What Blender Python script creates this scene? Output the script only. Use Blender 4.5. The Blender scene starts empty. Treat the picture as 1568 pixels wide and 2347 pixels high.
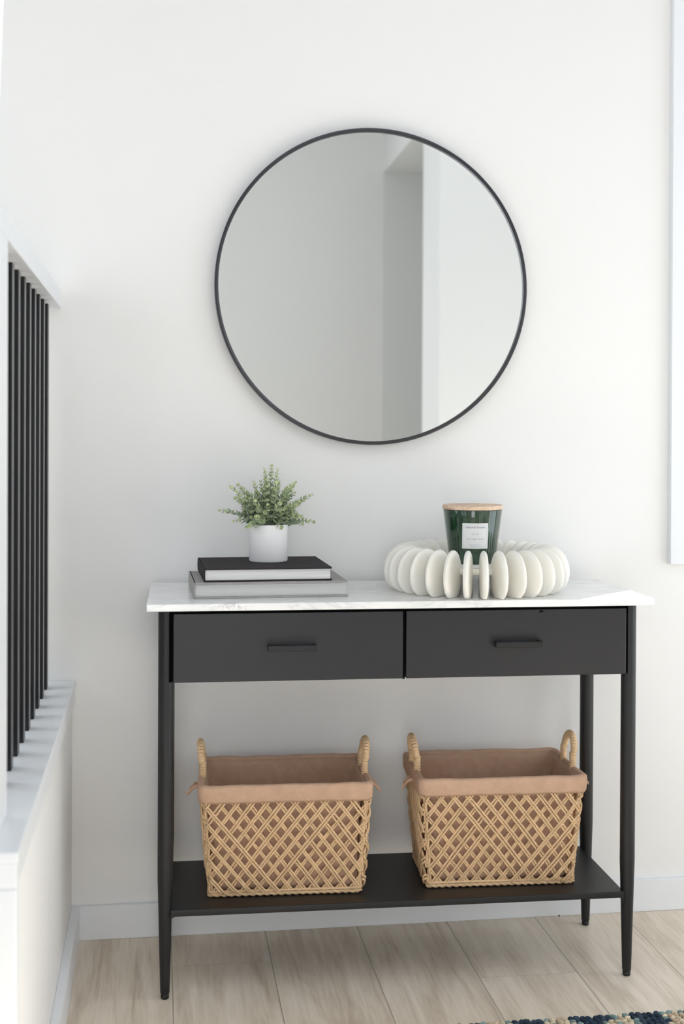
import bpy, bmesh, math, random
from math import sin, cos, pi, radians
from mathutils import Vector, Matrix, noise

scene = bpy.context.scene
COL = scene.collection

# ------------------------------------------------------------------ camera
CX, CY, CZ = -0.02136, -2.92054, 1.15007
YAW, PITCH, ROLL, FPX, SHY = 0.143854, 0.007336, -0.004396, 2892.13, -156.49
cam_d = bpy.data.cameras.new('camera')
cam = bpy.data.objects.new('camera', cam_d)
COL.objects.link(cam)
def _basis():
    R, U, F = [], [], []
    for q in ((1, 0, 0), (0, 1, 0), (0, 0, 1)):
        c, s = cos(YAW), sin(YAW)
        x = q[0]*c - q[1]*s; y = q[0]*s + q[1]*c; z = q[2]
        c, s = cos(PITCH), sin(PITCH)
        y2 = y*c - z*s; z2 = z*c + y*s
        c, s = cos(ROLL), sin(ROLL)
        R.append(x*c - z2*s); U.append(x*s + z2*c); F.append(y2)
    return R, U, F
_R, _U, _F = _basis()
M = Matrix(((_R[0], _U[0], -_F[0], CX), (_R[1], _U[1], -_F[1], CY), (_R[2], _U[2], -_F[2], CZ), (0, 0, 0, 1)))
cam.matrix_world = M
cam_d.sensor_fit = 'HORIZONTAL'
cam_d.sensor_width = 24.0
cam_d.lens = 24.0*FPX/1568.0
cam_d.shift_y = SHY/1568.0
cam_d.clip_start = 0.05
cam_d.dof.use_dof = True
cam_d.dof.focus_distance = 2.66
cam_d.dof.aperture_fstop = 3.2
scene.camera = cam

# ------------------------------------------------------------------ world, sun, window daylight, added fill lights, exposure
W = bpy.data.worlds.new('sky'); scene.world = W
W.use_nodes = True
bg = W.node_tree.nodes['Background']
bg.inputs['Color'].default_value = (0.80, 0.905, 1.0, 1)
bg.inputs['Strength'].default_value = 1.8

def light(name, kind, loc, energy, color, direction=None, size=None):
    d = bpy.data.lights.new(name, kind)
    d.energy = energy; d.color = color
    o = bpy.data.objects.new(name, d); COL.objects.link(o)
    o.location = loc
    if direction is not None:
        o.rotation_euler = Vector(direction).to_track_quat('-Z', 'Y').to_euler()
    if size:
        d.shape = 'RECTANGLE'; d.size, d.size_y = size
    return o
sun = light('sun', 'SUN', (3, 3, 3), 25, (0.86, 0.93, 1.0), (-0.76, -0.65, -0.85))
sun.data.angle = radians(0.4)
light('daylight_right_window', 'AREA', (2.58, -0.875, 1.08), 7, (0.93, 0.96, 1.0), (-1, 0, 0), (1.25, 1.9))
light('fill_left', 'AREA', (-2.18, -2.8, 1.5), 1, (0.95, 0.975, 1.0), (1, 0, 0), (1.7, 1.7))  # weak fill added from the left, no known source there
light('fill_rear', 'AREA', (-0.2, -4.18, 1.2), 21.5, (0.925, 0.963, 1.0), (0, 1, 0), (0.9, 2.2))  # added fill from behind the camera, evens out the back wall
light('fill_overhead', 'AREA', (0.5, -2.1, 3.27), 19, (0.925, 0.963, 1.0), (0, 0, -1), (2.6, 2.0))  # added overhead fill for the slab and floor, no known source
scene.view_settings.view_transform = 'Standard'
scene.view_settings.look = 'None'
scene.view_settings.gamma = 1
scene.view_settings.use_curve_mapping = False
scene.view_settings.exposure = 0.07
scene.cycles.use_denoising = True
scene.cycles.max_bounces = 12
scene.cycles.diffuse_bounces = 8
scene.cycles.glossy_bounces = 6
scene.cycles.transmission_bounces = 8
scene.cycles.caustics_reflective = False
scene.cycles.caustics_refractive = False

# ------------------------------------------------------------------ materials
def lin(c):
    r = []
    for v in c:
        v = v/255.0
        r.append(v/12.92 if v <= 0.04045 else ((v+0.055)/1.055)**2.4)
    return (r[0], r[1], r[2], 1.0)
def mat(name, color, rough=0.5, spec=0.5, metal=0.0):
    m = bpy.data.materials.new(name); m.use_nodes = True
    b = m.node_tree.nodes['Principled BSDF']
    b.inputs['Base Color'].default_value = color if len(color) == 4 else (*color, 1)
    b.inputs['Roughness'].default_value = rough
    b.inputs['Specular IOR Level'].default_value = spec
    b.inputs['Metallic'].default_value = metal
    return m
class N:
    def __init__(s, m): s.t = m.node_tree; s.b = s.t.nodes['Principled BSDF']
    def add(s, kind, ins=None, **props):
        n = s.t.nodes.new(kind)
        for k, v in props.items(): setattr(n, k, v)
        for k, v in (ins or {}).items():
            if hasattr(v, 'links'): s.t.links.new(v, n.inputs[k])
            else: n.inputs[k].default_value = v
        return n
    def math(s, op, a, b=0.0, c=None):
        d = {0: a, 1: b}
        if c is not None: d[2] = c
        return s.add('ShaderNodeMath', d, operation=op).outputs[0]
    def link(s, a, b): s.t.links.new(a, b)
    def obj(s): return s.add('ShaderNodeTexCoord').outputs['Object']
    def noise(s, vec, scale, detail=4, rough=0.5, dist=0.0):
        return s.add('ShaderNodeTexNoise', {'Vector': vec, 'Scale': scale, 'Detail': detail, 'Roughness': rough, 'Distortion': dist}).outputs['Fac']
    def ramp(s, fac, stops):
        n = s.add('ShaderNodeValToRGB', {'Fac': fac}); e = n.color_ramp.elements
        while len(e) < len(stops): e.new(0.5)
        for k, (p, c) in enumerate(stops): e[k].position = p; e[k].color = c if len(c) == 4 else (*c, 1)
        return n.outputs['Color']
    def mapv(s, vec, scale=(1, 1, 1), loc=(0, 0, 0), rot=(0, 0, 0)):
        return s.add('ShaderNodeMapping', {'Vector': vec, 'Scale': scale, 'Location': loc, 'Rotation': rot}).outputs[0]
    def bump(s, h, strength, dist):
        n = s.add('ShaderNodeBump', {'Height': h, 'Strength': strength, 'Distance': dist})
        s.link(n.outputs[0], s.b.inputs['Normal'])

m_wall = mat('wall_paint', (0.835, 0.832, 0.826), 0.7, 0.25)
n = N(m_wall); n.bump(n.noise(n.obj(), 260, 3), 0.12, 0.0006)
m_hall = mat('hall_shaded_paint', (0.74, 0.75, 0.745), 0.75, 0.2)  # wall paint greyed, the shade of the recess is in the colour
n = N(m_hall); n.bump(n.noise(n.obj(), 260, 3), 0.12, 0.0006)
m_trim = mat('trim_paint', (0.81, 0.83, 0.86), 0.38, 0.4)
n = N(m_trim); n.bump(n.noise(n.obj(), 40, 2), 0.05, 0.0005)
m_ceil = mat('ceiling_paint', (0.42, 0.42, 0.42), 0.85, 0.2)  # unseen ceiling kept dark to cut bounce onto the upper wall
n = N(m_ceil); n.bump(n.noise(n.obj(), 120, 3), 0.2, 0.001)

# vinyl plank floor
m_floor = mat('oak_plank_floor', (0.4, 0.33, 0.26), 0.42, 0.4)
n = N(m_floor); oc = n.obj()
sx = n.add('ShaderNodeSeparateXYZ', {0: oc})
px = n.math('DIVIDE', n.math('SUBTRACT', sx.outputs[0], 0.2245), 0.2148)
idx = n.math('FLOOR', px); fx = n.math('FRACT', px)
hs = n.math('FRACT', n.math('MULTIPLY', n.math('SUBTRACT', idx, 2.0), 0.373))
yy = n.math('ADD', n.math('DIVIDE', n.math('ADD', sx.outputs[1], 0.3255), 1.22), n.math('ADD', hs, 20.0))
fy = n.math('FRACT', yy); iy = n.math('FLOOR', yy)
dx = n.math('MULTIPLY', n.math('MINIMUM', fx, n.math('SUBTRACT', 1.0, fx)), 0.2148)
dy = n.math('MULTIPLY', n.math('MINIMUM', fy, n.math('SUBTRACT', 1.0, fy)), 1.22)
seam = n.math('LESS_THAN', dx, 0.0011)
seam2 = n.math('MULTIPLY', n.math('LESS_THAN', dy, 0.0009), 0.45)
seam = n.math('MAXIMUM', seam, seam2)
rnd = n.math('FRACT', n.math('MULTIPLY', n.math('SINE', n.math('ADD', n.math('MULTIPLY', idx, 12.9898), n.math('MULTIPLY', iy, 78.233))), 437.58))
comb = n.add('ShaderNodeCombineXYZ', {0: sx.outputs[0], 1: n.math('ADD', sx.outputs[1], n.math('MULTIPLY', rnd, 7.0)), 2: n.math('MULTIPLY', rnd, 3.0)}).outputs[0]
g1 = n.noise(n.mapv(comb, (9, 1.3, 1)), 1.6, 4, 0.6, 0.8)
g2 = n.noise(n.mapv(comb, (170, 9, 1)), 1.0, 3, 0.6, 0.3)
g3 = n.noise(n.mapv(comb, (38, 2.2, 1)), 1.0, 5, 0.65, 1.2)
mixf = n.math('ADD', n.math('ADD', n.math('MULTIPLY', g1, 0.50), n.math('MULTIPLY', g2, 0.18)), n.math('MULTIPLY', g3, 0.32))
mixf = n.math('ADD', mixf, n.math('MULTIPLY', n.math('SUBTRACT', rnd, 0.5), 0.07))
colr = n.ramp(mixf, [(0.34, (0.50, 0.41, 0.31)), (0.5, (0.73, 0.635, 0.52)), (0.66, (0.87, 0.785, 0.675))])
mx = n.add('ShaderNodeMix', {'Factor': n.math('MULTIPLY', seam, 0.62), 'A': colr, 'B': (0.12, 0.10, 0.085, 1)}, data_type='RGBA')
n.t.links.new(seam, mx.inputs[0]); 
mx.inputs[0].default_value = 0
for l in list(mx.inputs[0].links): n.t.links.remove(l)
n.t.links.new(n.math('MULTIPLY', seam, 0.62), mx.inputs[0])
n.t.links.new(colr, mx.inputs[6]); mx.inputs[7].default_value = (0.12, 0.10, 0.085, 1)
n.link(mx.outputs[2], n.b.inputs['Base Color'])
n.bump(n.math('SUBTRACT', n.math('MULTIPLY', g2, 0.25), seam), 0.25, 0.0012)

# marble
m_marble = mat('white_marble', (0.84, 0.84, 0.835), 0.12, 0.5)
n = N(m_marble); oc = n.obj()
v1 = n.noise(n.mapv(oc, (2.2, 7, 7), rot=(0, 0, 0.25)), 1.3, 7, 0.6, 2.2)
vein = n.math('ABSOLUTE', n.math('SUBTRACT', v1, 0.5))
v2 = n.noise(n.mapv(oc, (5, 26, 26), rot=(0, 0, -0.12)), 1.0, 4, 0.55, 1.0)
c1 = n.ramp(vein, [(0.0, (0.74, 0.74, 0.755)), (0.02, (0.86, 0.86, 0.867)), (0.07, (0.90, 0.90, 0.90))])
c2 = n.ramp(v2, [(0.35, (0.94, 0.945, 0.95)), (0.6, (1, 1, 1))])
mm = n.add('ShaderNodeMix', data_type='RGBA', blend_type='MULTIPLY'); mm.inputs[0].default_value = 1.0
n.link(c1, mm.inputs[6]); n.link(c2, mm.inputs[7])
# one smoky purple inclusion on the front edge
dv = n.add('ShaderNodeVectorMath', {0: n.mapv(oc, (1, 1, 1), loc=(0.352, 0.184, -0.802)), }, operation='LENGTH')
blot = n.math('MULTIPLY', n.ramp(dv.outputs['Value'], [(0.0, (1, 1, 1)), (0.04, (0, 0, 0))]),
              n.ramp(n.noise(oc, 95, 4, 0.6, 1.5), [(0.46, (0, 0, 0)), (0.62, (1, 1, 1))]))
mb = n.add('ShaderNodeMix', data_type='RGBA'); n.link(n.math('MULTIPLY', blot, 0.75), mb.inputs[0]); n.link(mm.outputs[2], mb.inputs[6]); mb.inputs[7].default_value = (0.36, 0.31, 0.36, 1)
n.link(mb.outputs[2], n.b.inputs['Base Color'])

m_black = mat('satin_black_metal', (0.009, 0.009, 0.0105), 0.42, 0.42)
n = N(m_black); oc = n.obj(); n.bump(n.noise(oc, 700, 2), 0.06, 0.0003)
m_drawer = mat('black_drawer_paint', (0.0105, 0.0108, 0.0145), 0.40, 0.5)
n = N(m_drawer); n.bump(n.noise(n.mapv(n.obj(), (6, 60, 60)), 4, 3), 0.04, 0.0003)
m_dark = mat('black_recess', (0.004, 0.004, 0.004), 0.8, 0.1)
n = N(m_dark); n.bump(n.noise(n.obj(), 90, 2), 0.1, 0.0003)
m_foot = mat('black_plastic', (0.008, 0.008, 0.008), 0.5, 0.4)
n = N(m_foot); n.bump(n.noise(n.obj(), 300, 2), 0.1, 0.0003)
m_frame = mat('black_mirror_frame', (0.014, 0.015, 0.022), 0.33, 0.6)
n = N(m_frame); n.bump(n.noise(n.obj(), 300, 2), 0.05, 0.0003)
m_mirror = mat('mirror_glass', (0.86, 0.88, 0.875), 0.0, 0.5, 1.0)
n = N(m_mirror); n.link(n.ramp(n.noise(n.obj(), 0.4, 0), [(0, (0.855, 0.875, 0.87)), (1, (0.87, 0.885, 0.88))]), n.b.inputs['Base Color'])

def fabric(name, col, scale=900, var=0.12, rough=0.9, bump=0.35):
    m = mat(name, col, rough, 0.15)
    n = N(m); oc = n.obj()
    wv = n.math('MULTIPLY', n.math('SINE', n.math('MULTIPLY', n.add('ShaderNodeSeparateXYZ', {0: oc}).outputs[0], scale*3)),
                n.math('SINE', n.math('MULTIPLY', n.math('ADD', n.add('ShaderNodeSeparateXYZ', {0: oc}).outputs[2], n.add('ShaderNodeSeparateXYZ', {0: oc}).outputs[1]), scale*3)))
    f = n.noise(oc, 60, 5, 0.7)
    a = tuple(v*(1-var) for v in col[:3]); b = tuple(min(1, v*(1+var)) for v in col[:3])
    n.link(n.ramp(f, [(0.3, a), (0.7, b)]), n.b.inputs['Base Color'])
    n.bump(n.math('ADD', n.math('MULTIPLY', wv, 0.4), n.noise(oc, 500, 2)), bump, 0.0005)
    return m
m_linen = fabric('tan_cotton_lining', (0.54, 0.355, 0.25), 800, 0.08)
m_rope = fabric('twisted_paper_rope', (0.70, 0.49, 0.295), 900, 0.16, 0.8, 0.5)
m_bookblack = fabric('black_book_cloth', (0.040, 0.035, 0.038), 900, 0.2, 0.85)
m_bookgrey = fabric('grey_book_cloth', (0.37, 0.355, 0.35), 900, 0.10, 0.85)
def pages(name, a, b):
    m = mat(name, b, 0.8, 0.2); n = N(m)
    z = n.mapv(n.obj(), (1.5, 1.5, 320))
    n.link(n.ramp(n.noise(z, 1.0, 3, 0.6), [(0.3, a), (0.7, b)]), n.b.inputs['Base Color'])
    n.bump(n.noise(z, 1.0, 2), 0.3, 0.0008)
    return m
m_pages_w = pages('white_pages', (0.62, 0.62, 0.635), (0.90, 0.90, 0.89))
m_pages_g = pages('grey_tinted_pages', (0.54, 0.54, 0.535), (0.68, 0.675, 0.665))
m_pot = mat('matte_white_ceramic', (0.87, 0.87, 0.885), 0.6, 0.35)
n = N(m_pot); n.bump(n.noise(n.obj(), 200, 3), 0.06, 0.0004)
m_soil = mat('dark_moss', (0.02, 0.022, 0.015), 0.95, 0.1)
n = N(m_soil); n.bump(n.noise(n.obj(), 150, 4), 0.8, 0.004)
m_stem = mat('green_stem', (0.13, 0.18, 0.11), 0.6, 0.3)
n = N(m_stem); n.link(n.ramp(n.noise(n.obj(), 60, 2), [(0.3, (0.09, 0.14, 0.09)), (0.7, (0.19, 0.24, 0.14))]), n.b.inputs['Base Color'])
m_leaf = mat('eucalyptus_leaf', (0.2, 0.3, 0.17), 0.6, 0.3)
n = N(m_leaf); at = n.add('ShaderNodeAttribute', attribute_name='tint')
sp = n.noise(n.obj(), 420, 2, 0.6)
ml = n.add('ShaderNodeMix', data_type='RGBA', blend_type='MIX'); n.link(n.math('MULTIPLY', sp, 0.36), ml.inputs[0]); n.link(at.outputs['Color'], ml.inputs[6]); ml.inputs[7].default_value = (0.50, 0.58, 0.46, 1)
n.link(ml.outputs[2], n.b.inputs['Base Color'])
n.b.inputs['Subsurface Weight'].default_value = 0.0
m_ceramic = mat('cream_resin', (0.86, 0.84, 0.785), 0.42, 0.4)
n = N(m_ceramic); n.bump(n.noise(n.obj(), 160, 3), 0.04, 0.0004)
m_lid = mat('pale_wood_lid', (0.66, 0.46, 0.32), 0.55, 0.3)
n = N(m_lid); gv = n.mapv(n.obj(), (10, 60, 60), rot=(0, 0, 0.3))
n.link(n.ramp(n.noise(gv, 1.2, 5, 0.65, 1.8), [(0.32, (0.50, 0.31, 0.21)), (0.5, (0.70, 0.52, 0.38)), (0.7, (0.80, 0.64, 0.49))]), n.b.inputs['Base Color'])
m_glass_g = mat('dark_green_glass', (0.012, 0.075, 0.028), 0.06, 0.6)
n = N(m_glass_g)
n.b.inputs['Coat Weight'].default_value = 0.6; n.b.inputs['Coat Roughness'].default_value = 0.02
sxx = n.add('ShaderNodeTexCoord').outputs['Object']
gn = n.noise(n.mapv(sxx, (160, 160, 3)), 1.0, 2, 0.5)
n.link(n.ramp(gn, [(0.35, (0.005, 0.026, 0.012)), (0.7, (0.018, 0.060, 0.027))]), n.b.inputs['Base Color'])
m_label = mat('white_paper_label', (0.78, 0.79, 0.80), 0.7, 0.2)
n = N(m_label); n.bump(n.noise(n.obj(), 600, 2), 0.05, 0.0002)
m_ink = mat('grey_print', (0.22, 0.22, 0.26), 0.8, 0.1)
n = N(m_ink); n.bump(n.noise(n.obj(), 600, 2), 0.02, 0.0001)
m_ink2 = mat('pale_grey_print', (0.42, 0.42, 0.45), 0.8, 0.1)
n = N(m_ink2); n.bump(n.noise(n.obj(), 600, 2), 0.02, 0.0001)
m_rug = mat('braided_yarn', (0.3, 0.3, 0.3), 0.95, 0.1)
n = N(m_rug); at = n.add('ShaderNodeAttribute', attribute_name='tint')
mr_ = n.add('ShaderNodeMix', data_type='RGBA', blend_type='MULTIPLY'); mr_.inputs[0].default_value = 1
n.link(at.outputs['Color'], mr_.inputs[6]); n.link(n.ramp(n.noise(n.obj(), 700, 3, 0.7), [(0.3, (0.6, 0.6, 0.6)), (0.7, (1.15, 1.15, 1.15))]), mr_.inputs[7])
n.link(mr_.outputs[2], n.b.inputs['Base Color']); n.bump(n.noise(n.obj(), 900, 2), 0.6, 0.001)
m_crumb = mat('brown_crumb', (0.06, 0.02, 0.015), 0.7, 0.2)
n = N(m_crumb); n.bump(n.noise(n.obj(), 900, 2), 0.3, 0.0005)
# clear window glass
m_pane = bpy.data.materials.new('window_glass'); m_pane.use_nodes = True
t = m_pane.node_tree; t.nodes.clear()
o_ = t.nodes.new('ShaderNodeOutputMaterial'); mx_ = t.nodes.new('ShaderNodeMixShader'); tr_ = t.nodes.new('ShaderNodeBsdfTransparent'); gl_ = t.nodes.new('ShaderNodeBsdfGlossy')
gl_.inputs['Roughness'].default_value = 0.02
mx_.inputs[0].default_value = 0.05; t.links.new(tr_.outputs[0], mx_.inputs[1]); t.links.new(gl_.outputs[0], mx_.inputs[2]); t.links.new(mx_.outputs[0], o_.inputs[0])

# ------------------------------------------------------------------ mesh helpers
class MB:
    def __init__(s): s.v = []; s.f = []; s.sm = []; s.tint = []; s.cur = None
    def vert(s, p):
        s.v.append(tuple(p)); s.tint.append(s.cur); return len(s.v)-1
    def face(s, f, smooth=False): s.f.append(tuple(f)); s.sm.append(smooth)
    def box(s, a, b):
        x0, y0, z0 = a; x1, y1, z1 = b
        i = [s.vert(p) for p in ((x0,y0,z0),(x1,y0,z0),(x1,y1,z0),(x0,y1,z0),(x0,y0,z1),(x1,y0,z1),(x1,y1,z1),(x0,y1,z1))]
        for f in ((0,3,2,1),(4,5,6,7),(0,1,5,4),(1,2,6,5),(2,3,7,6),(3,0,4,7)): s.face([i[k] for k in f])
    def loops(s, rings, closed=True, cap0=False, cap1=False, smooth=True):
        ids = [[s.vert(p) for p in r] for r in rings]
        m = len(ids[0]); last = m if closed else m-1
        for a, b in zip(ids, ids[1:]):
            for k in range(last): s.face((a[k], a[(k+1) % m], b[(k+1) % m], b[k]), smooth)
        if cap0: s.face(list(reversed(ids[0])), False)
        if cap1: s.face(ids[-1], False)
        return ids
    def lathe(s, prof, c=(0, 0, 0), seg=64, cap0=True, cap1=True, smooth=True):
        rings = [[(c[0]+r*cos(2*pi*k/seg), c[1]+r*sin(2*pi*k/seg), c[2]+z) for k in range(seg)] for r, z in prof]
        return s.loops(rings, True, cap0, cap1, smooth)
    def tube(s, pts, rad, seg=8, lobes=0, amp=0.0, pitch=0.012, closed=False, cap=True):
        pts = [Vector(p) for p in pts]; n_ = len(pts)
        rings = []; up = None; dist = 0.0
        for i, p in enumerate(pts):
            if closed: t = pts[(i+1) % n_]-pts[i-1]
            else: t = pts[min(i+1, n_-1)]-pts[max(i-1, 0)]
            t.normalize()
            if up is None:
                up = Vector((0, 0, 1)) if abs(t.z) < 0.9 else Vector((0, 1, 0))
            a = (up - t*up.dot(t)).normalized(); up = a; b = t.cross(a)
            if i: dist += (p-pts[i-1]).length
            r0 = rad(i/(n_-1)) if callable(rad) else rad
            ring = []
            for k in range(seg):
                th = 2*pi*k/seg
                r = r0*(1+amp*cos(lobes*(th-2*pi*dist/pitch/max(lobes, 1)*1.0))) if lobes else r0
                ring.append(p+a*(r*cos(th))+b*(r*sin(th)))
            rings.append(ring)
        if closed: rings.append(rings[0])
        s.loops(rings, True, cap and not closed, cap and not closed)
    def build(s, name, m, parent=None, origin=(0, 0, 0), bevel=0.0, seg=2, sub=0, weld=False):
        me = bpy.data.meshes.new(name)
        ox, oy, oz = origin
        me.from_pydata([(x-ox, y-oy, z-oz) for x, y, z in s.v], [], s.f)
        me.polygons.foreach_set('use_smooth', s.sm)
        if any(t is not None for t in s.tint):
            ca = me.color_attributes.new('tint', 'FLOAT_COLOR', 'POINT')
            flat = []
            for t_ in s.tint: flat += [*(t_ or (0.5, 0.5, 0.5)), 1.0]
            ca.data.foreach_set('color', flat)
        if weld:
            bm = bmesh.new(); bm.from_mesh(me); bmesh.ops.remove_doubles(bm, verts=bm.verts, dist=1e-6)
            bmesh.ops.recalc_face_normals(bm, faces=bm.faces); bm.to_mesh(me); bm.free()
        me.validate(); me.update()
        me.materials.append(m)
        o = bpy.data.objects.new(name, me); COL.objects.link(o)
        if parent is not None: o.parent = parent
        if bevel > 0:
            md = o.modifiers.new('bevel', 'BEVEL'); md.width = bevel; md.segments = seg; md.limit_method = 'ANGLE'; md.angle_limit = radians(40)
            md.harden_normals = False
            for p in me.polygons: p.use_smooth = True
            w = o.modifiers.new('wn', 'WEIGHTED_NORMAL'); w.keep_sharp = True
        if sub:
            md = o.modifiers.new('sub', 'SUBSURF'); md.levels = sub; md.render_levels = sub
        return o
def tag(o, label=None, cat=None, group=None, kind=None):
    if label: o['label'] = label
    if cat: o['category'] = cat
    if group: o['group'] = group
    if kind: o['kind'] = kind
    return o
def thing(name, label, cat, loc, rz=0.0, group=None):
    o = bpy.data.objects.new(name, None); COL.objects.link(o); o.empty_display_size = 0.05
    o.location = loc; o.rotation_euler = (0, 0, rz)
    return tag(o, label, cat, group)
def part(name, boxes, m, parent=None, origin=(0, 0, 0), bevel=0.0):
    b = MB()
    for a, c in boxes: b.box(a, c)
    return b.build(name, m, parent, origin, bevel)
def struct(name, boxes, m, label, bevel=0.0):
    o = part(name, boxes, m, None, (0, 0, 0), bevel); o['kind'] = 'structure'
    if label: o['label'] = label
    o['category'] = name.split('_')[0]
    return o

# ------------------------------------------------------------------ the room
H_C = 3.3
struct('floor', [((-2.35, -4.35, -0.12), (2.75, 0.15, 0.0))], m_floor, 'pale greige oak plank floor under the console table')
struct('ceiling', [((-2.35, -4.35, H_C), (2.75, 0.15, H_C+0.12))], m_ceil, 'grey ceiling above the room')
# back wall with the window on the right and a stair window on the left
WX0, WX1, WZ0, WZ1 = 1.294, 2.25, 0.99, 2.40
b = MB()
b.box((-0.3, 0, -0.1), (WX0, 0.15, H_C)); b.box((WX0, 0, -0.1), (WX1, 0.15, WZ0)); b.box((WX0, 0, WZ1), (WX1, 0.15, H_C)); b.box((WX1, 0, -0.1), (2.75, 0.15, H_C))
b.box((-1.4, 0, -0.1), (-0.3, 0.15, 1.75)); b.box((-1.4, 0, 2.75), (-0.3, 0.15, H_C)); b.box((-1.4, 0, 1.75), (-1.15, 0.15, 2.75))
xe = lambda z: -0.3705 + 0.035*(z-2.12)
ids = [b.vert(p) for p in ((xe(1.75), 0, 1.75), (-0.3, 0, 1.75), (-0.3, 0, 2.75), (xe(2.75), 0, 2.75), (xe(1.75), 0.15, 1.75), (-0.3, 0.15, 1.75), (-0.3, 0.15, 2.75), (xe(2.75), 0.15, 2.75))]
for f in ((0, 1, 2, 3), (4, 7, 6, 5), (0, 3, 7, 4), (1, 5, 6, 2)): b.face([ids[k] for k in f])
o = b.build('wall_back', m_wall); tag(o, 'warm white wall behind the console table and mirror', 'wall', kind='structure')
struct('window_2', [((-1.15, 0.10, 1.75), (-0.3, 0.105, 2.75))], m_pane, 'bright stair window at the top left edge')
w1 = part('window_1', [((WX0, 0.085, WZ0), (WX1, 0.09, WZ1))], m_pane); tag(w1, 'bright window at the right edge of the back wall', 'window', kind='structure')
part('window_frame', [((WX0, 0.06, WZ0-0.01), (WX1, 0.11, WZ0+0.004)), ((WX0, 0.06, WZ1-0.03), (WX1, 0.11, WZ1)), ((WX1-0.03, 0.06, WZ0), (WX1, 0.11, WZ1))], m_trim, w1)
struct('trim_1', [((1.2025, -0.019, 0.8385), (WX0, 0.0, 2.66)), ((WX0, -0.019, 0.8385), (WX1+0.0915, 0, WZ0-0.012)), ((WX1, -0.019, WZ0-0.012), (WX1+0.0915, 0, 2.66)), ((WX0, -0.019, WZ1), (WX1, 0, 2.66))], m_trim, 'flat white window casing at the right edge of the photo', 0.002)
# right wall with a tall patio window
struct('wall_right', [((2.6, -0.25, -0.1), (2.75, 0.0, H_C)), ((2.6, -2.75, -0.1), (2.75, -1.5, H_C)), ((2.6, -1.5, -0.1), (2.75, -0.25, 0.1)), ((2.6, -1.5, 2.05), (2.75, -0.25, H_C))], m_wall, 'white wall on the right side of the room')
struct('window_3', [((2.68, -1.5, 0.1), (2.685, -0.25, 2.05))], m_pane, 'tall patio window in the right wall')
# wall end, hallway recess and rear wall seen in the mirror
struct('wall_front', [((1.234, -3.09, -0.1), (2.75, -2.72, H_C)), ((1.234, -4.2, 2.6405), (1.37, -3.09, H_C))], m_wall, 'white wall end beside the hallway, seen in the mirror')
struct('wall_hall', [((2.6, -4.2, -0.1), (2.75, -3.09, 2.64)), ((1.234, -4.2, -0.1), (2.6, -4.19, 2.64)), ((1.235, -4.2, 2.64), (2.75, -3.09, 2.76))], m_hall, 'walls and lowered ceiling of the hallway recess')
struct('wall_rear', [((-2.35, -4.35, -0.1), (2.75, -4.2, H_C))], m_wall, 'rear wall seen in the mirror')
struct('wall_left', [((-2.35, -4.2, -0.1), (-2.2, -3.7, H_C)), ((-2.35, -1.9, -0.1), (-2.2, -1.35, H_C)), ((-2.35, -3.7, -0.1), (-2.2, -1.9, 0.6)), ((-2.35, -3.7, 2.4), (-2.2, -1.9, H_C))], m_wall, 'white wall on the left side of the room')
struct('window_added_left', [((-2.29, -3.7, 0.6), (-2.285, -1.9, 2.4))], m_pane, 'added window in the left wall for the fill light')  # unseen opening added to go with the left fill light
struct('wall_stairwell', [((-1.4, -1.35, -0.1), (-1.3, 0.0, H_C)), ((-2.35, -1.35, -0.1), (-1.3, -1.25, H_C))], m_wall, 'wall on the far side of the stairwell')
struct('window_added_rear', [((-0.66, -4.199, 0.09), (0.26, -4.19, 2.31))], m_pane, 'added glass pane behind the rear fill light, out of view')  # pane added to dress the rear fill light, the wall behind is solid
struct('window_6', [((-0.81, -3.11, 3.285), (1.81, -1.09, 3.295))], m_pane, 'added glass pane above the overhead fill light, out of view')  # pane added to dress the overhead fill light, the ceiling is closed
struct('baseboard_back', [((-0.2149, -0.015, 0.0), (2.6, 0.0, 0.0765))], m_trim, 'white baseboard along the wall behind the console table', 0.0015)

# half wall and its cap on the left
KX = -0.2149
struct('wall_half', [((-0.34, -1.165, -0.1), (KX, 0.0, 0.545))], m_wall, 'white half wall beside the stairs on the left')
struct('baseboard_left', [((KX, -1.165, 0.0), (-0.1965, -0.015, 0.0765))], m_trim, 'white baseboard at the foot of the half wall', 0.0015)
b = MB(); b.box((-0.352, -1.19, 0.574), (-0.2065, 0.0, 0.5885)); b.box((-0.350, -1.187, 0.538), (-0.2085, 0.0, 0.574))
o = b.build('trim_2', m_trim, bevel=0.0025); tag(o, 'white cap board along the top of the half wall', 'trim', kind='structure')
struct('trim_3', [((-0.285, -1.187, 0.0), (-0.2085, -1.165, 0.538))], m_trim, 'white board down the near end of the half wall', 0.003)

# stair screen standing on the half wall
rail = thing('stair_screen', 'white-framed stair screen of black vertical balusters on the half wall', 'railing', (-0.286, -0.6, 0.5885))
part('top_rail', [((-0.33, -1.2, 1.433), (-0.2412, -0.0005, 1.4736))], m_trim, rail, (-0.286, -0.6, 0.5885), 0.002)['label'] = 'white top rail'
part('end_post', [((-0.33, -1.12, 0.5885), (-0.2412, -1.02, 1.433))], m_trim, rail, (-0.286, -0.6, 0.5885), 0.002)['label'] = 'white end post'
y0 = -0.098
m_bal = mat('baluster_black_enamel', (0.007, 0.007, 0.009), 0.30, 0.5)
n = N(m_bal); n.bump(n.noise(n.obj(), 300, 2), 0.03, 0.0002)
bb0 = part('baluster', [((-0.285, y0-0.002, 0.5885), (-0.263, y0+0.028, 1.433))], m_bal, rail, (-0.286, -0.6, 0.5885), 0.001)
bb0['label'] = 'black square baluster'
for k in range(1, 9):
    c = bb0.copy(); COL.objects.link(c); c.parent = rail; c.location = (0, -0.0962*k, 0)

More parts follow.
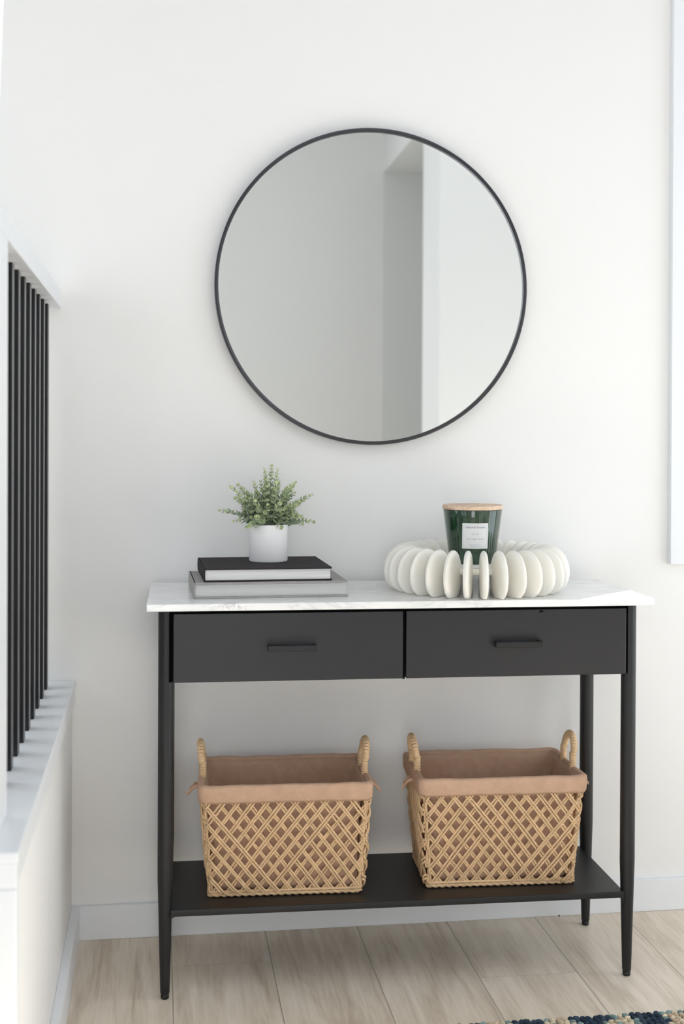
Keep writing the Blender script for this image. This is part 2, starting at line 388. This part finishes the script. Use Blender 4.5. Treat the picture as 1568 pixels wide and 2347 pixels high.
# ------------------------------------------------------------------ console table
TR = -0.01908
H = 0.81; XR = 0.9754; YF = -0.3343; YB = -0.0565
TO = (XR/2, -0.195, 0.0)
_c, _s = cos(TR), sin(TR)
table = thing('console_table', 'black metal console table with white marble top and two drawers against the wall', 'console table',
              (TO[0]*_c-TO[1]*_s, TO[0]*_s+TO[1]*_c, 0), TR)
b = MB(); b.box((-0.0386, -0.3831, H-0.0153), (XR+0.0386, -0.0143, H))
slab = b.build('marble_top', m_marble, table, TO, 0.0022, 3); slab['label'] = 'white veined marble top'
R_LEG = 0.0157
def leg_mesh(cx, cy, cut):
    b = MB(); seg = 40
    prof = [(0.0082, 0.010), (0.0096, 0.0125), (0.0101, 0.03), (0.0148, 0.215), (R_LEG, 0.245), (R_LEG, 0.647), (R_LEG, 0.648), (R_LEG, H-0.0153)]
    rings = []
    for j, (r, z) in enumerate(prof):
        ring = []
        for k in range(seg):
            x = r*cos(2*pi*k/seg); y = r*sin(2*pi*k/seg)
            if j >= 6:
                if cut > 0: x = min(x, 0.0065)
                else: x = max(x, -0.0065)
            ring.append((cx+x, cy+y, z))
        rings.append(ring)
    b.loops(rings, True, True, True)
    return b
for (cx, cy, cut) in ((0, YF, 1), (XR, YF, -1), (0, YB, 1), (XR, YB, -1)):
    lg = leg_mesh(cx, cy, cut).build('leg', m_black, table, TO)
    es = lg.modifiers.new('es', 'EDGE_SPLIT'); es.split_angle = radians(50)
    f = MB(); f.lathe([(0.0070, 0.0), (0.0082, 0.0015), (0.0084, 0.010)], (cx, cy, 0), 32)
    f.build('foot', m_foot, lg, TO)
YD = -0.3545
case = part('drawer_case', [((0.0065, -0.334, 0.6475), (XR-0.0065, -0.058, H-0.0153)), ((0.4860, -0.345, 0.644), (0.4906, -0.334, H-0.0153)), ((0.0150, -0.3515, H-0.0215), (XR-0.0135, -0.334, H-0.0153))], m_dark, table, TO)
case['label'] = 'black drawer housing with recessed front'
for x0, x1, hx0, hx1 in ((0.0146, 0.4851, 0.2045, 0.3035), (0.4915, 0.9634, 0.6760, 0.7765)):
    d = part('drawer', [((x0, YD, 0.6467), (x1, -0.334, 0.7862))], m_drawer, table, TO, 0.0018)
    zz = 0.7165
    hb = MB()
    hb.box((hx0, YD-0.024, zz-0.0058), (hx1, YD-0.016, zz+0.0058))
    hb.box((hx0, YD-0.017, zz-0.0052), (hx0+0.008, YD, zz+0.0052)); hb.box((hx1-0.008, YD-0.017, zz-0.0052), (hx1, YD, zz+0.0052))
    hb.build('handle', m_black, d, TO, 0.0010)
    if x0 > 0.4:
        tb = MB(); cx = 0.7775; ids = [tb.vert(p) for p in ((cx-0.006, YD-0.0003, 0.7795), (cx+0.006, YD-0.0003, 0.7800), (cx+0.001, YD-0.0003, 0.7862))]
        tb.face(ids); mk = tb.build('scuff', m_dark, d, TO); mk['label'] = 'small dark triangular mark on the drawer edge'
SZ, ST = 0.1834, 0.0136
part('shelf', [((0.0105, -0.3472, SZ-ST), (XR-0.0105, YB+0.008, SZ))], m_black, table, TO, 0.0018)
for cx, sg in ((0.0125, 1), (XR-0.0125, -1)):
    for cy in (YF, YB):
        b = MB(); r = 0.013; P2 = [(0, 0)] + [(r-r*sin(a), -r+r*cos(a)) for a in [radians(90*k/6) for k in range(7)]]
        # concave weld fillet between leg and shelf underside
        pts = [(0, 0)] + [(r*(1-cos(radians(90*k/6))), -r*(1-sin(radians(90*k/6)))) for k in range(7)]
        A = [b.vert((cx+sg*(u-0.002), cy-0.010, SZ-ST+v)) for u, v in pts]
        B = [b.vert((cx+sg*(u-0.002), cy+0.006, SZ-ST+v)) for u, v in pts]
        m_ = len(A); b.face(A); b.face(list(reversed(B)))
        for k in range(m_): b.face((A[k], B[k], B[(k+1) % m_], A[(k+1) % m_]))
        b.build('corner_bracket', m_black, table, TO, weld=True)

# ------------------------------------------------------------------ round mirror
MX, MZ, MR = 0.4707, 1.4942, 0.3680
mir = thing('round_mirror', 'large round mirror with thin black frame on the wall above the console', 'mirror', (MX, -0.001, MZ))
def ringy(prof, seg=160):
    b = MB(); rings = []
    for r, y in prof + [prof[0]]: rings.append([(MX+r*cos(2*pi*k/seg), y, MZ+r*sin(2*pi*k/seg)) for k in range(seg)])
    b.loops(rings); return b
fr = ringy([(MR, -0.001), (MR, -0.0245), (MR-0.0008, -0.025), (MR-0.0078, -0.025), (MR-0.0083, -0.0245), (MR-0.0083, -0.006), (MR-0.02, -0.006), (MR-0.02, -0.001)]).build('frame', m_frame, mir, (MX, -0.001, MZ))
es = fr.modifiers.new('es', 'EDGE_SPLIT'); es.split_angle = radians(35)
b = MB(); seg = 160
for y in (-0.0185,):
    ring = [(MX+(MR-0.0080)*cos(2*pi*k/seg), y, MZ+(MR-0.0080)*sin(2*pi*k/seg)) for k in range(seg)]
    ring2 = [(p[0], -0.0065, p[2]) for p in ring]
    b.loops([ring2, ring], True, True, True, False)
b.build('mirror_glass', m_mirror, mir, (MX, -0.001, MZ), weld=True)

# ------------------------------------------------------------------ books
def book(name, label, loc, rz, w, d, h, bt, m_cov, m_pg, inset):
    t = thing(name, label, 'book', loc, rz)
    # origin: front-left bottom corner; spine on the left
    c = MB()
    # boards as slightly rounded slabs, rounded spine strip with a joint groove
    c.box((0.0015, 0, 0), (w, d, bt)); c.box((0.0015, 0, h-bt), (w, d, h))
    ns = 10; out, inn = [], []
    for k in range(ns+1):
        z = h*k/ns; bul = 0.0008*(1-(2*k/ns-1)**2)
        out.append((-bul, z)); inn.append((-bul+bt, z))
    A = [c.vert((x+0.0008, 0, z)) for x, z in out]; B = [c.vert((x+0.0008, d, z)) for x, z in out]
    A2 = [c.vert((x+0.0008, 0, z)) for x, z in inn]; B2 = [c.vert((x+0.0008, d, z)) for x, z in inn]
    for k in range(ns):
        c.face((A[k], A[k+1], B[k+1], B[k]), True); c.face((A2[k+1], A2[k], B2[k], B2[k+1]), True)
        c.face((A[k], A2[k], A2[k+1], A[k+1])); c.face((B[k+1], B2[k+1], B2[k], B[k]))
    c.face((A[0], B[0], B2[0], A2[0])); c.face((A[-1], A2[-1], B2[-1], B[-1]))
    c.build('cover', m_cov, t, bevel=0.0008)
    p = MB(); p.box((bt*0.85, inset, bt), (w-inset*0.9, d-inset, h-bt))
    p.build('pages', m_pg, t, bevel=0.0004)
    return t
book('book', 'large grey cloth hardcover book lying flat under the black book', (0.0493, -0.3124, H), radians(1.2), 0.3220, 0.234, 0.0330, 0.0042, m_bookgrey, m_pages_g, 0.004)
book('book', 'black cloth hardcover book lying on the grey book', (0.0703, -0.3005, H+0.0330), radians(1.35), 0.2690, 0.240, 0.0283, 0.0034, m_bookblack, m_pages_w, 0.0035)

# ------------------------------------------------------------------ potted eucalyptus
random.seed(11)
PZ = H+0.0330+0.0283; PC = (0.2165, -0.158, PZ); PR = 0.0422; PH = 0.0815
plant = thing('potted_plant', 'small green eucalyptus plant in a white cylinder pot on the black book', 'plant', PC)
b = MB(); b.lathe([(PR-0.004, 0), (PR-0.0015, 0.0006), (PR, 0.003), (PR, PH-0.002), (PR-0.0008, PH), (PR-0.0035, PH), (PR-0.0042, PH-0.002), (PR-0.0045, PH-0.02), (0.002, PH-0.02)], PC, 72)
b.build('pot', m_pot, plant, PC)
b = MB(); seg = 40
rings = [[(PC[0]+r*cos(2*pi*k/seg), PC[1]+r*sin(2*pi*k/seg), PZ+PH-0.006+0.004*noise.noise((r*60, k*0.7, 1))) for k in range(seg)] for r in (PR-0.0046, 0.03, 0.02, 0.01, 0.001)]
b.loops(rings, True, False, True); b.build('soil', m_soil, plant, PC)
U = 0.000237   # metres per measured unit
tips = [(410,330),(495,325),(318,562),(440,652),(560,430),(628,290),(690,290),(722,175),(790,145),(850,185),(1005,292),(1018,392),(1175,408),(1195,668),(1085,470),
        (560,690),(1100,690),(640,470),(930,370),(880,290),(760,300),(600,560),(1000,560),(520,600),(720,560),(830,600),(900,520),(780,440),(680,640),(870,700),(970,640),
        (740,240),(825,300),(660,380),(590,400),(520,480),(1030,460),(960,330),(1060,600),(480,450),(700,700),(800,680),(610,620),(930,600),(540,540),(1010,500),(650,540),(860,470),(750,500),(640,600),(850,640),(960,590),(730,350),(820,380)]
stems = MB(); leaves = MB()
Z0 = PZ+PH-0.006
def leaf(L, p, dirv, nrm, size, tint):
    dirv = dirv.normalized(); side = dirv.cross(nrm).normalized(); up = side.cross(dirv).normalized()
    L.cur = tint
    K = 5; rows = []
    for i in range(K+1):
        u = i/K
        wd = size*0.46*math.sqrt(max(0.0, 1-(2*u-1)**2))*(0.9+0.1*u) if 0 < i < K else 0.0004
        base = p+dirv*(size*u)+up*(size*0.16*sin(u*pi)*-1 + size*0.10*u*u)
        rows.append([base-side*wd+up*(wd*0.35), base, base+side*wd+up*(wd*0.35)])
    ids = [[L.vert(q) for q in r] for r in rows]
    for a, c in zip(ids, ids[1:]):
        L.face((a[0], a[1], c[1], c[0]), True); L.face((a[1], a[2], c[2], c[1]), True)
for si, (tx, ty) in enumerate(tips):
    dx = (tx-768)*U; dz = (715-ty)*U
    far = math.hypot(dx, dz)
    rr = random.uniform(-0.05, 0.045) if far < 0.1 else random.uniform(-0.03, 0.03)
    if si > 14: rr = random.choice((-1, 1))*random.uniform(0.012, 0.055)
    P0 = Vector((PC[0]+max(-0.022, min(0.022, dx*0.25)), PC[1]+rr*0.3, Z0-0.004))
    P2 = Vector((PC[0]+dx, PC[1]+rr, Z0+max(dz, 0.002)))
    P1 = P0.lerp(P2, 0.5)+Vector((-dx*0.10, 0, 0.018 if abs(dx) > 0.04 else 0.004))
    P2 -= (P2-P0).normalized()*0.004
    Ln = (P1-P0).length+(P2-P1).length
    nn = max(8, int(Ln/0.004)); path = []
    for i in range(nn+1):
        u = i/nn; path.append(P0*(1-u)**2+P1*(2*u*(1-u))+P2*u*u)
    stems.tube(path, lambda u: 0.0010-0.0006*u, 5)
    pairs = max(4, int(Ln/0.0088)); ph = random.uniform(0, pi)
    warm = random.random()
    for j in range(pairs+1):
        u = 0.14+0.86*j/pairs
        q = P0*(1-u)**2+P1*(2*u*(1-u))+P2*u*u
        tdir = ((P1-P0)*(1-u)+(P2-P1)*u).normalized()
        a = Vector((0, 1, 0)) if abs(tdir.y) < 0.8 else Vector((1, 0, 0))
        e1 = tdir.cross(a).normalized(); e2 = tdir.cross(e1).normalized()
        size = (0.0175 if si > 14 else 0.0145)*(1.0-0.50*u**1.6)*random.uniform(0.85, 1.1)
        ang = ph+j*pi/2+random.uniform(-.25, .25)
        for sgn in (0, pi):
            if j == pairs: op = 0.45
            else: op = 1.05-0.25*u
            rad = e1*cos(ang+sgn)+e2*sin(ang+sgn)
            dv_ = tdir*cos(op)+rad*sin(op)+Vector((random.uniform(-.15, .15), random.uniform(-.15, .15), random.uniform(-.15, .15)))
            nv = tdir*sin(op)-rad*cos(op)
            k = max(0, min(1, 0.15+0.75*u*u+random.uniform(-.2, .2)+0.25*(warm-0.5)))
            c0 = Vector((0.27, 0.345, 0.27)); c1 = Vector((0.58, 0.66, 0.34))
            if random.random() < 0.25: c0 = Vector((0.12, 0.19, 0.115))
            cc = c0.lerp(c1, k)
            leaf(leaves, q, dv_, nv, size, tuple(cc))
stems.build('stems', m_stem, plant, PC)
leaves.build('leaves', m_leaf, plant, PC)

# ------------------------------------------------------------------ ring bowl of upright discs
RC = (0.6705, -0.2120); RRAD = 0.1565
bowl = thing('ring_bowl', 'cream sculptural ring bowl of upright discs on the right of the marble top', 'decorative bowl', (RC[0], RC[1], H))
def disc_mesh():
    b = MB(); seg = 56; w2, h2 = 0.0475, 0.0515; t2 = 0.0071
    zc = 0.0475
    def outline(sc):
        r = []
        for k in range(seg):
            a = 2*pi*k/seg; ca, sa = cos(a), sin(a)
            x = math.copysign(abs(ca)**0.95, ca)*(w2-sc); z = math.copysign(abs(sa)**0.95, sa)*(h2-sc)
            r.append((x*(1-0.10*z/h2), max(z, -zc+sc*0.15)))
        return r
    rings = []
    for sc, y in ((0.030, t2*1.0), (0.014, t2*0.97), (0.006, t2*0.86), (0.0022, t2*0.62), (0.0004, t2*0.3), (0, 0), (0.0004, -t2*0.3), (0.0022, -t2*0.62), (0.006, -t2*0.86), (0.014, -t2*0.97), (0.030, -t2*1.0)):
        rings.append([(x, y, zc+z) for x, z in outline(sc)])
    b.loops(rings, True, True, True)
    return b
ND = 30
cam_dir = math.atan2(CY-RC[1], CX-RC[0])
d0 = None
for k in range(ND):
    a = cam_dir + radians(6.0) + k*2*pi/ND
    if d0 is None:
        d = d0 = disc_mesh().build('disc', m_ceramic, bowl)
    else:
        d = d0.copy(); COL.objects.link(d); d.parent = bowl
    d.location = (RRAD*cos(a), RRAD*sin(a), 0); d.rotation_euler = (0, 0, a)
b = MB(); b.lathe([(0.127, 0.0448), (0.129, 0.0460), (0.129, 0.0573), (0.1275, 0.0585)], (0, 0, 0), 90)
b.build('plate', m_ceramic, bowl)

# ------------------------------------------------------------------ green candle
KC = (0.6650, -0.2020, H+0.0585)
can = thing('candle_jar', 'dark green glass candle with wooden lid standing inside the cream ring bowl', 'candle', KC)
RB, RT, HJ = 0.0505, 0.0655, 0.1185
def jar_r(z): return RB+(RT-RB)*(z/HJ)
b = MB(); b.lathe([(RB-0.005, 0), (RB-0.0015, 0.0008), (jar_r(0.004), 0.004)] + [(jar_r(z), z) for z in (0.02, 0.04, 0.06, 0.08, 0.1, HJ-0.002)] + [(RT-0.001, HJ)], KC, 96)
b.build('jar', m_glass_g, can, KC)['label'] = 'dark green glass jar'
b = MB(); b.lathe([(RT+0.0002, HJ), (RT+0.0010, HJ+0.0008), (RT+0.0010, HJ+0.0082), (RT, HJ+0.0092)], KC, 96)
b.build('lid', m_lid, can, KC)['label'] = 'pale wooden lid'
# label facing the camera, slightly to the right
FA = math.atan2(CY-KC[1], CX-KC[0]) + radians(6.0)
def on_jar(u, z, off):
    """u = arc length to the right as seen from the front"""
    r = jar_r(z)+off; a = FA+u/r
    return (KC[0]+r*cos(a), KC[1]+r*sin(a), KC[2]+z)
LZ0, LZ1, LW = 0.0350, 0.0905, 0.0290
def patch(b, u0, u1, z0, z1, off, nu=24, nz=6):
    g = [[b.vert(on_jar(u0+(u1-u0)*i/nu, z0+(z1-z0)*j/nz, off)) for i in range(nu+1)] for j in range(nz+1)]
    for j in range(nz):
        for i in range(nu): b.face((g[j][i], g[j][i+1], g[j+1][i+1], g[j+1][i]), True)
b = MB(); patch(b, -LW, LW, LZ0, LZ1, 0.0004)
lab = b.build('paper_label', m_label, can, KC); lab['label'] = 'square white paper label'
b = MB(); q = 0.0034; th = 0.00032
for (u0, u1, z0, z1) in ((-LW+q, LW-q, LZ0+q, LZ0+q+th), (-LW+q, LW-q, LZ1-q-th, LZ1-q), (-LW+q, -LW+q+th, LZ0+q, LZ1-q), (LW-q-th, LW-q, LZ0+q, LZ1-q)):
    patch(b, u0, u1, z0, z1, 0.0006, 16, 1)
b.build('label_border', m_ink2, lab, KC)
def text_on_jar(txt, size, zc, m, name, space=1.0, sx=1.0, bold=0.0):
    cu = bpy.data.curves.new('t', 'FONT'); cu.body = txt; cu.size = size; cu.align_x = 'CENTER'; cu.space_character = space; cu.offset = bold; cu.resolution_u = 3
    ob = bpy.data.objects.new('t', cu); COL.objects.link(ob)
    bpy.context.view_layer.update()
    me = bpy.data.meshes.new_from_object(ob.evaluated_get(bpy.context.evaluated_depsgraph_get()))
    bpy.data.objects.remove(ob)
    bm = bmesh.new(); bm.from_mesh(me)
    bmesh.ops.triangulate(bm, faces=bm.faces)
    for v in bm.verts:
        p = on_jar(v.co.x*sx, zc+v.co.y, 0.00075); v.co = Vector(p)-Vector(KC)
    bm.to_mesh(me); bm.free(); me.materials.clear(); me.materials.append(m)
    o = bpy.data.objects.new(name, me); COL.objects.link(o); o.parent = lab; return o
text_on_jar('natural home', 0.0078, 0.0795, m_ink, 'printed_name', 1.02, 1.02)
text_on_jar('vol. 02', 0.0050, 0.0660, m_ink2, 'printed_text', 1.1)
text_on_jar('MULLED WINE', 0.0043, 0.0545, m_ink, 'printed_text', 1.5, 0.95)
b = MB(); random.seed(2)   # two lines of print too small to read
for zc, hw in ((0.0432, 0.0125), (0.0398, 0.0105)):
    u = -hw
    while u < hw:
        w_ = random.uniform(0.0006, 0.0022); patch(b, u, min(hw, u+w_), zc, zc+0.0010, 0.0006, 2, 1); u += w_+0.0007
b.build('printed_text', m_ink2, lab, KC)

# ------------------------------------------------------------------ baskets
WT, DT, WB, DB, HB = 0.345, 0.228, 0.312, 0.190, 0.2370
def basket(loc, rz, label, flip, seed):
    random.seed(seed)
    t = thing('woven_basket', label, 'basket', loc, rz, 'woven rope baskets on the lower shelf')
    def Wz(z): return WB+(WT-WB)*z/HB
    def Dz(z): return DB+(DT-DB)*z/HB
    bulge = lambda z: 0.004*sin(pi*z/HB)
    weave = MB()
    def rope(face, xa, za, xb, zb, off, r=0.0023):
        ln = math.hypot(xb-xa, zb-za)
        if ln < 0.012: return
        k = max(4, int(ln/0.0030)); pts = []
        j1, j2 = random.uniform(-.0010, .0010), random.uniform(-.0010, .0010)
        for i in range(k+1):
            u = i/k; x = xa+(xb-xa)*u; z = za+(zb-za)*u
            w = sin(pi*u)
            x += j1*w; z += j2*w
            o_ = off+bulge(z)+0.0006*sin(u*17+xa*90)
            # pull the ends in to the frame
            o_ *= 0.35+0.65*min(1, 6*min(u, 1-u))
            half = (Wz(z) if face in 'FB' else Dz(z))/2
            base = (WB if face in 'FB' else DB)/2
            xx = x*half/base
            d_ = (Dz(z) if face in 'FB' else Wz(z))/2+o_
            if face == 'F': pts.append((xx, -d_, z))
            elif face == 'B': pts.append((-xx, d_, z))
            elif face == 'R': pts.append((d_, xx, z))
            else: pts.append((-d_, -xx, z))
        weave.tube(pts, r, 8, 2, 0.23, 0.0068)
    ztop, zbot = HB-0.028, 0.005
    run = 0.152   # horizontal run of a rope over the whole height
    sp = 0.0285
    def clip(xa, xb, half):
        # rope from bottom x=xa to top x=xb clipped to +-half
        u0, u1 = 0.0, 1.0; dx = xb-xa
        for lim, sg in ((half, 1), (-half, -1)):
            f0 = sg*(xa-lim) if sg > 0 else (lim-xa); f1 = sg*(xb-lim) if sg > 0 else (lim-xb)
            if f0 > 0 and f1 > 0: return None
            if f0 > 0: u0 = max(u0, f0/(f0-f1))
            if f1 > 0: u1 = min(u1, f0/(f0-f1))
        if u1 <= u0: return None
        return u0, u1
    for face in 'FBRL':
        half = (WB if face in 'FB' else DB)/2-0.001
        nn = int((2*half+run)/sp)+2
        for k in range(nn):
            for pr in (-0.0031, 0.0031):
                # '/' family: bottom xa, top xa+run
                for sgn in (1, -1):
                    xa = (-half-run+0.012+k*sp+pr) if sgn > 0 else (half+run-0.006-k*sp+pr)
                    xb = xa+sgn*run
                    c = clip(xa, xb, half)
                    if not c: continue
                    u0, u1 = c
                    F_ = -1 if flip else 1
                    s_dir = sgn*F_            # +1: '/' in the unflipped scheme
                    xbot = xa*F_; xtop = xb*F_
                    if s_dir < 0: off = 0.0095 if xbot < -half+0.47*2*half+0.0 else 0.0035
                    else: off = 0.0065 if xtop < half*0.80 else 0.0005
                    rope(face, xa+(xb-xa)*u0, zbot+(ztop-zbot)*u0, xa+(xb-xa)*u1, zbot+(ztop-zbot)*u1, off)
    # corner uprights and base rim
    def loop_pts(z, off, rc=0.012, step=0.004):
        hw, hd = Wz(z)/2+off, Dz(z)/2+off; pts = []
        for cx, cy, a0 in ((hw-rc, -hd+rc, -90), (hw-rc, hd-rc, 0), (-hw+rc, hd-rc, 90), (-hw+rc, -hd+rc, 180)):
            for q_ in range(6):
                a = radians(a0+90*q_/5); pts.append((cx+rc*cos(a), cy+rc*sin(a), z))
        out = []
        for p, q2 in zip(pts, pts[1:]+pts[:1]):
            L_ = math.dist(p, q2); k = max(1, int(L_/step))
            for i in range(k): out.append(tuple(p[j]+(q2[j]-p[j])*i/k for j in range(3)))
        return out
    weave.tube(loop_pts(0.0045, 0.002, 0.006), 0.0042, 10, 2, 0.30, 0.015, closed=True)
    weave.tube(loop_pts(0.011, 0.003, 0.006), 0.0030, 7, 2, 0.25, 0.009, closed=True)
    for sx_ in (-1, 1):
        for sy_ in (-1, 1):
            for j_ in range(2):
                pts = []
                for i in range(60):
                    z = 0.004+(HB-0.02)*i/59; w = 0.0012*sin(i*0.5+j_*3)
                    pts.append((sx_*(Wz(z)/2-0.003*j_+w), sy_*(Dz(z)/2-0.003*(1-j_)+w), z))
                weave.tube(pts, 0.0030, 7, 2, 0.25, 0.009)
    weave.build('woven_rope_body', m_rope, t)['label'] = 'open lattice of twisted tan rope'
    # fabric liner, inner bag and turned-over cuff
    def ring(off, z, wav=0.0, ph=0.0, rc=0.016):
        r = []
        pts = loop_pts(max(z, 0), off, rc)
        for i, p in enumerate(pts):
            a = math.atan2(p[1], p[0])
            nz = noise.noise(Vector((p[0]*22+ph, p[1]*22+seed, z*18)))
            nf = noise.noise(Vector((p[0]*60+ph, p[1]*60+seed, z*40)))
            nr = wav*(nz+0.4*nf)
            L_ = math.hypot(p[0], p[1])
            r.append((p[0]+p[0]/L_*nr, p[1]+p[1]/L_*nr, z+wav*0.9*nz))
        return r
    # keep point counts equal across rings: resample
    def resample(pts, n_=240):
        P = pts+[pts[0]]; d = [0]
        for a, c in zip(P, P[1:]): d.append(d[-1]+math.dist(a, c))
        out = []; j = 0
        for i in range(n_):
            s_ = d[-1]*i/n_
            while d[j+1] < s_: j += 1
            f = (s_-d[j])/max(1e-9, d[j+1]-d[j]); out.append(tuple(P[j][q]+(P[j+1][q]-P[j][q])*f for q in range(3)))
        return out
    RS = lambda *a, **k: resample(ring(*a, **k))
    lin_ = MB()
    inner = [RS(-0.004, HB-0.004, 0.0015), RS(-0.006, HB-0.016, 0.003), RS(-0.009, HB-0.05, 0.0065), RS(-0.009, HB-0.09, 0.0070), RS(-0.008, HB-0.13, 0.004), RS(-0.008, HB-0.17, 0.003), RS(-0.006, 0.025, 0.002), RS(-0.010, 0.008, 0.0)]
    lin_.loops(inner, True, False, True)
    lo = lin_.build('fabric_liner', m_linen, t); lo['label'] = 'tan cotton liner'
    so = lo.modifiers.new('so', 'SOLIDIFY'); so.thickness = 0.0012; so.offset = 0
    cf = MB()
    rows = [RS(0.0105, HB-0.0355, 0.0024), RS(0.0125, HB-0.030, 0.0018), RS(0.0120, HB-0.020, 0.0022), RS(0.0115, HB-0.008, 0.0022), RS(0.0098, HB-0.001, 0.0022), RS(0.0045, HB+0.0022, 0.0026), RS(-0.001, HB+0.0006, 0.0024), RS(-0.004, HB-0.006, 0.0015)]
    cf.loops(rows, True)
    co = cf.build('folded_cuff', m_linen, t); co['label'] = 'folded-over tan cotton cuff'
    so = co.modifiers.new('so', 'SOLIDIFY'); so.thickness = 0.0014; so.offset = -1
    # handles
    for sd in (-1, 1):
        hx = sd*(WT/2+0.003)
        pts = []; hw = 0.036; top = 0.3000
        zb = HB-0.03
        n1 = 26
        for i in range(n1): pts.append((hx-sd*0.002, -hw, zb+(top-0.034-zb)*i/n1))
        for i in range(41):
            a = pi*i/40; pts.append((hx+sd*0.004*sin(a), -hw*cos(a), top-0.034+0.034*sin(a)))
        for i in range(1, n1+1): pts.append((hx-sd*0.002, hw, top-0.034-(top-0.034-zb)*i/n1))
        # dense resample for the rope wrapping ridges
        Q = []; 
        for p, q2 in zip(pts, pts[1:]):
            k = max(1, int(math.dist(p, q2)/0.0011))
            for i in range(k): Q.append(tuple(p[j]+(q2[j]-p[j])*i/k for j in range(3)))
        Q.append(pts[-1]); LQ = len(Q)-1
        hb = MB()
        hb.tube(Q, lambda u: 0.0062+0.0018*abs(sin(u*LQ*0.0011/0.0052*pi)), 12)
        hb.build('handle', m_rope, t)['label'] = 'rope-wrapped loop handle'
        # fabric ties
        for j_, (oy, dz_, ln) in enumerate(((-0.010, -0.012, 0.026), (0.006, -0.004, 0.020))):
            tb = MB(); K = 8; sec = []
            for i in range(K+1):
                u = i/K; x = sd*(WT/2+0.010+ln*u); y = -0.03+oy+0.004*sin(u*4+j_); z = HB-0.022+dz_*u+0.003*sin(u*5)
                hw_ = 0.0032+0.001*sin(u*3)
                sec.append([(x, y-0.0008, z-hw_), (x, y+0.0008, z-hw_), (x, y+0.0008+0.001, z+hw_), (x, y-0.0008+0.001, z+hw_)])
            tb.loops(sec, True, True, True); tb.build('fabric_tie', m_linen, t)
    return t
basket((0.2480, -0.1935, SZ+0.0005), radians(-2.6), 'woven rope basket with cotton liner on the left of the lower shelf', False, 3)
basket((0.7120, -0.2000, SZ+0.0005), radians(-2.4), 'woven rope basket with cotton liner on the right of the lower shelf', True, 8)

# ------------------------------------------------------------------ rug
random.seed(5)
rb = MB(); rb.cur = (0.12, 0.13, 0.14)
RX0, RX1, RY1, RY0 = 0.36, 1.75, -0.5462, -1.05
rb.box((RX0+0.004, RY0+0.004, 0.0), (RX1-0.004, RY1-0.004, 0.006))
navy, navy2, teal, cream, tan_ = (0.035, 0.055, 0.085), (0.06, 0.085, 0.12), (0.24, 0.34, 0.33), (0.72, 0.61, 0.44), (0.62, 0.47, 0.34)
def lump(b, c, r, ang, tint):
    b.cur = tint; seg, st = 7, 4; ca, sa = cos(ang), sin(ang); rows = []
    for j in range(1, st):
        ph = pi*j/st; row = []
        for k in range(seg):
            th = 2*pi*k/seg; x = r[0]*sin(ph)*cos(th); y = r[1]*sin(ph)*sin(th); z = r[2]*cos(ph)
            row.append(b.vert((c[0]+x*ca-y*sa, c[1]+x*sa+y*ca, c[2]+z)))
        rows.append(row)
    top = b.vert((c[0], c[1], c[2]+r[2])); bot = b.vert((c[0], c[1], c[2]-r[2]))
    for a, d in zip(rows, rows[1:]):
        for k in range(seg): b.face((a[k], d[k], d[(k+1) % seg], a[(k+1) % seg]), True)
    for k in range(seg): b.face((top, rows[0][k], rows[0][(k+1) % seg]), True); b.face((bot, rows[-1][(k+1) % seg], rows[-1][k]), True)
ny = int((RY1-RY0)/0.0115); nx = int((RX1-RX0)/0.0125)
for j in range(ny):
    for i in range(nx):
        x = RX0+0.006+i*0.0125+random.uniform(-.0015, .0015); y = RY1-0.0055-j*0.0115+random.uniform(-.0012, .0012)
        # diamonds of navy on cream with teal edges
        f = abs(((x+0.035*noise.noise((x*18, y*18, 0)))/0.125 % 1)-0.5)*2 + abs((y/0.10 % 1)-0.5)*0.9
        g = noise.noise((x*55, y*55, 3))
        t_ = f+0.35*g
        if t_ < 0.58: c = random.choice((navy, navy, navy2))
        elif t_ < 0.78: c = random.choice((navy2, teal, teal, cream))
        else: c = random.choice((cream, cream, cream, tan_, teal))
        kk = random.uniform(0.8, 1.2); c = tuple(v*kk for v in c)
        lump(rb, (x, y, 0.0075+random.uniform(-.001, .001)), (0.0085, 0.0056, 0.0058), (0.6 if (i+j) % 2 else -0.6)+random.uniform(-.3, .3), c)
rug = rb.build('rug', m_rug); tag(rug, 'chunky woven rug in navy, teal and cream at the bottom right corner', 'rug')

# ------------------------------------------------------------------ crumb by the baseboard
b = MB(); lump(b, (0.9289, -0.0190, 0.0022), (0.0022, 0.0016, 0.0022), 0.4, (0.06, 0.02, 0.015))
tag(b.build('crumb', m_crumb), 'tiny dark brown crumb on the floor against the baseboard', 'crumb')
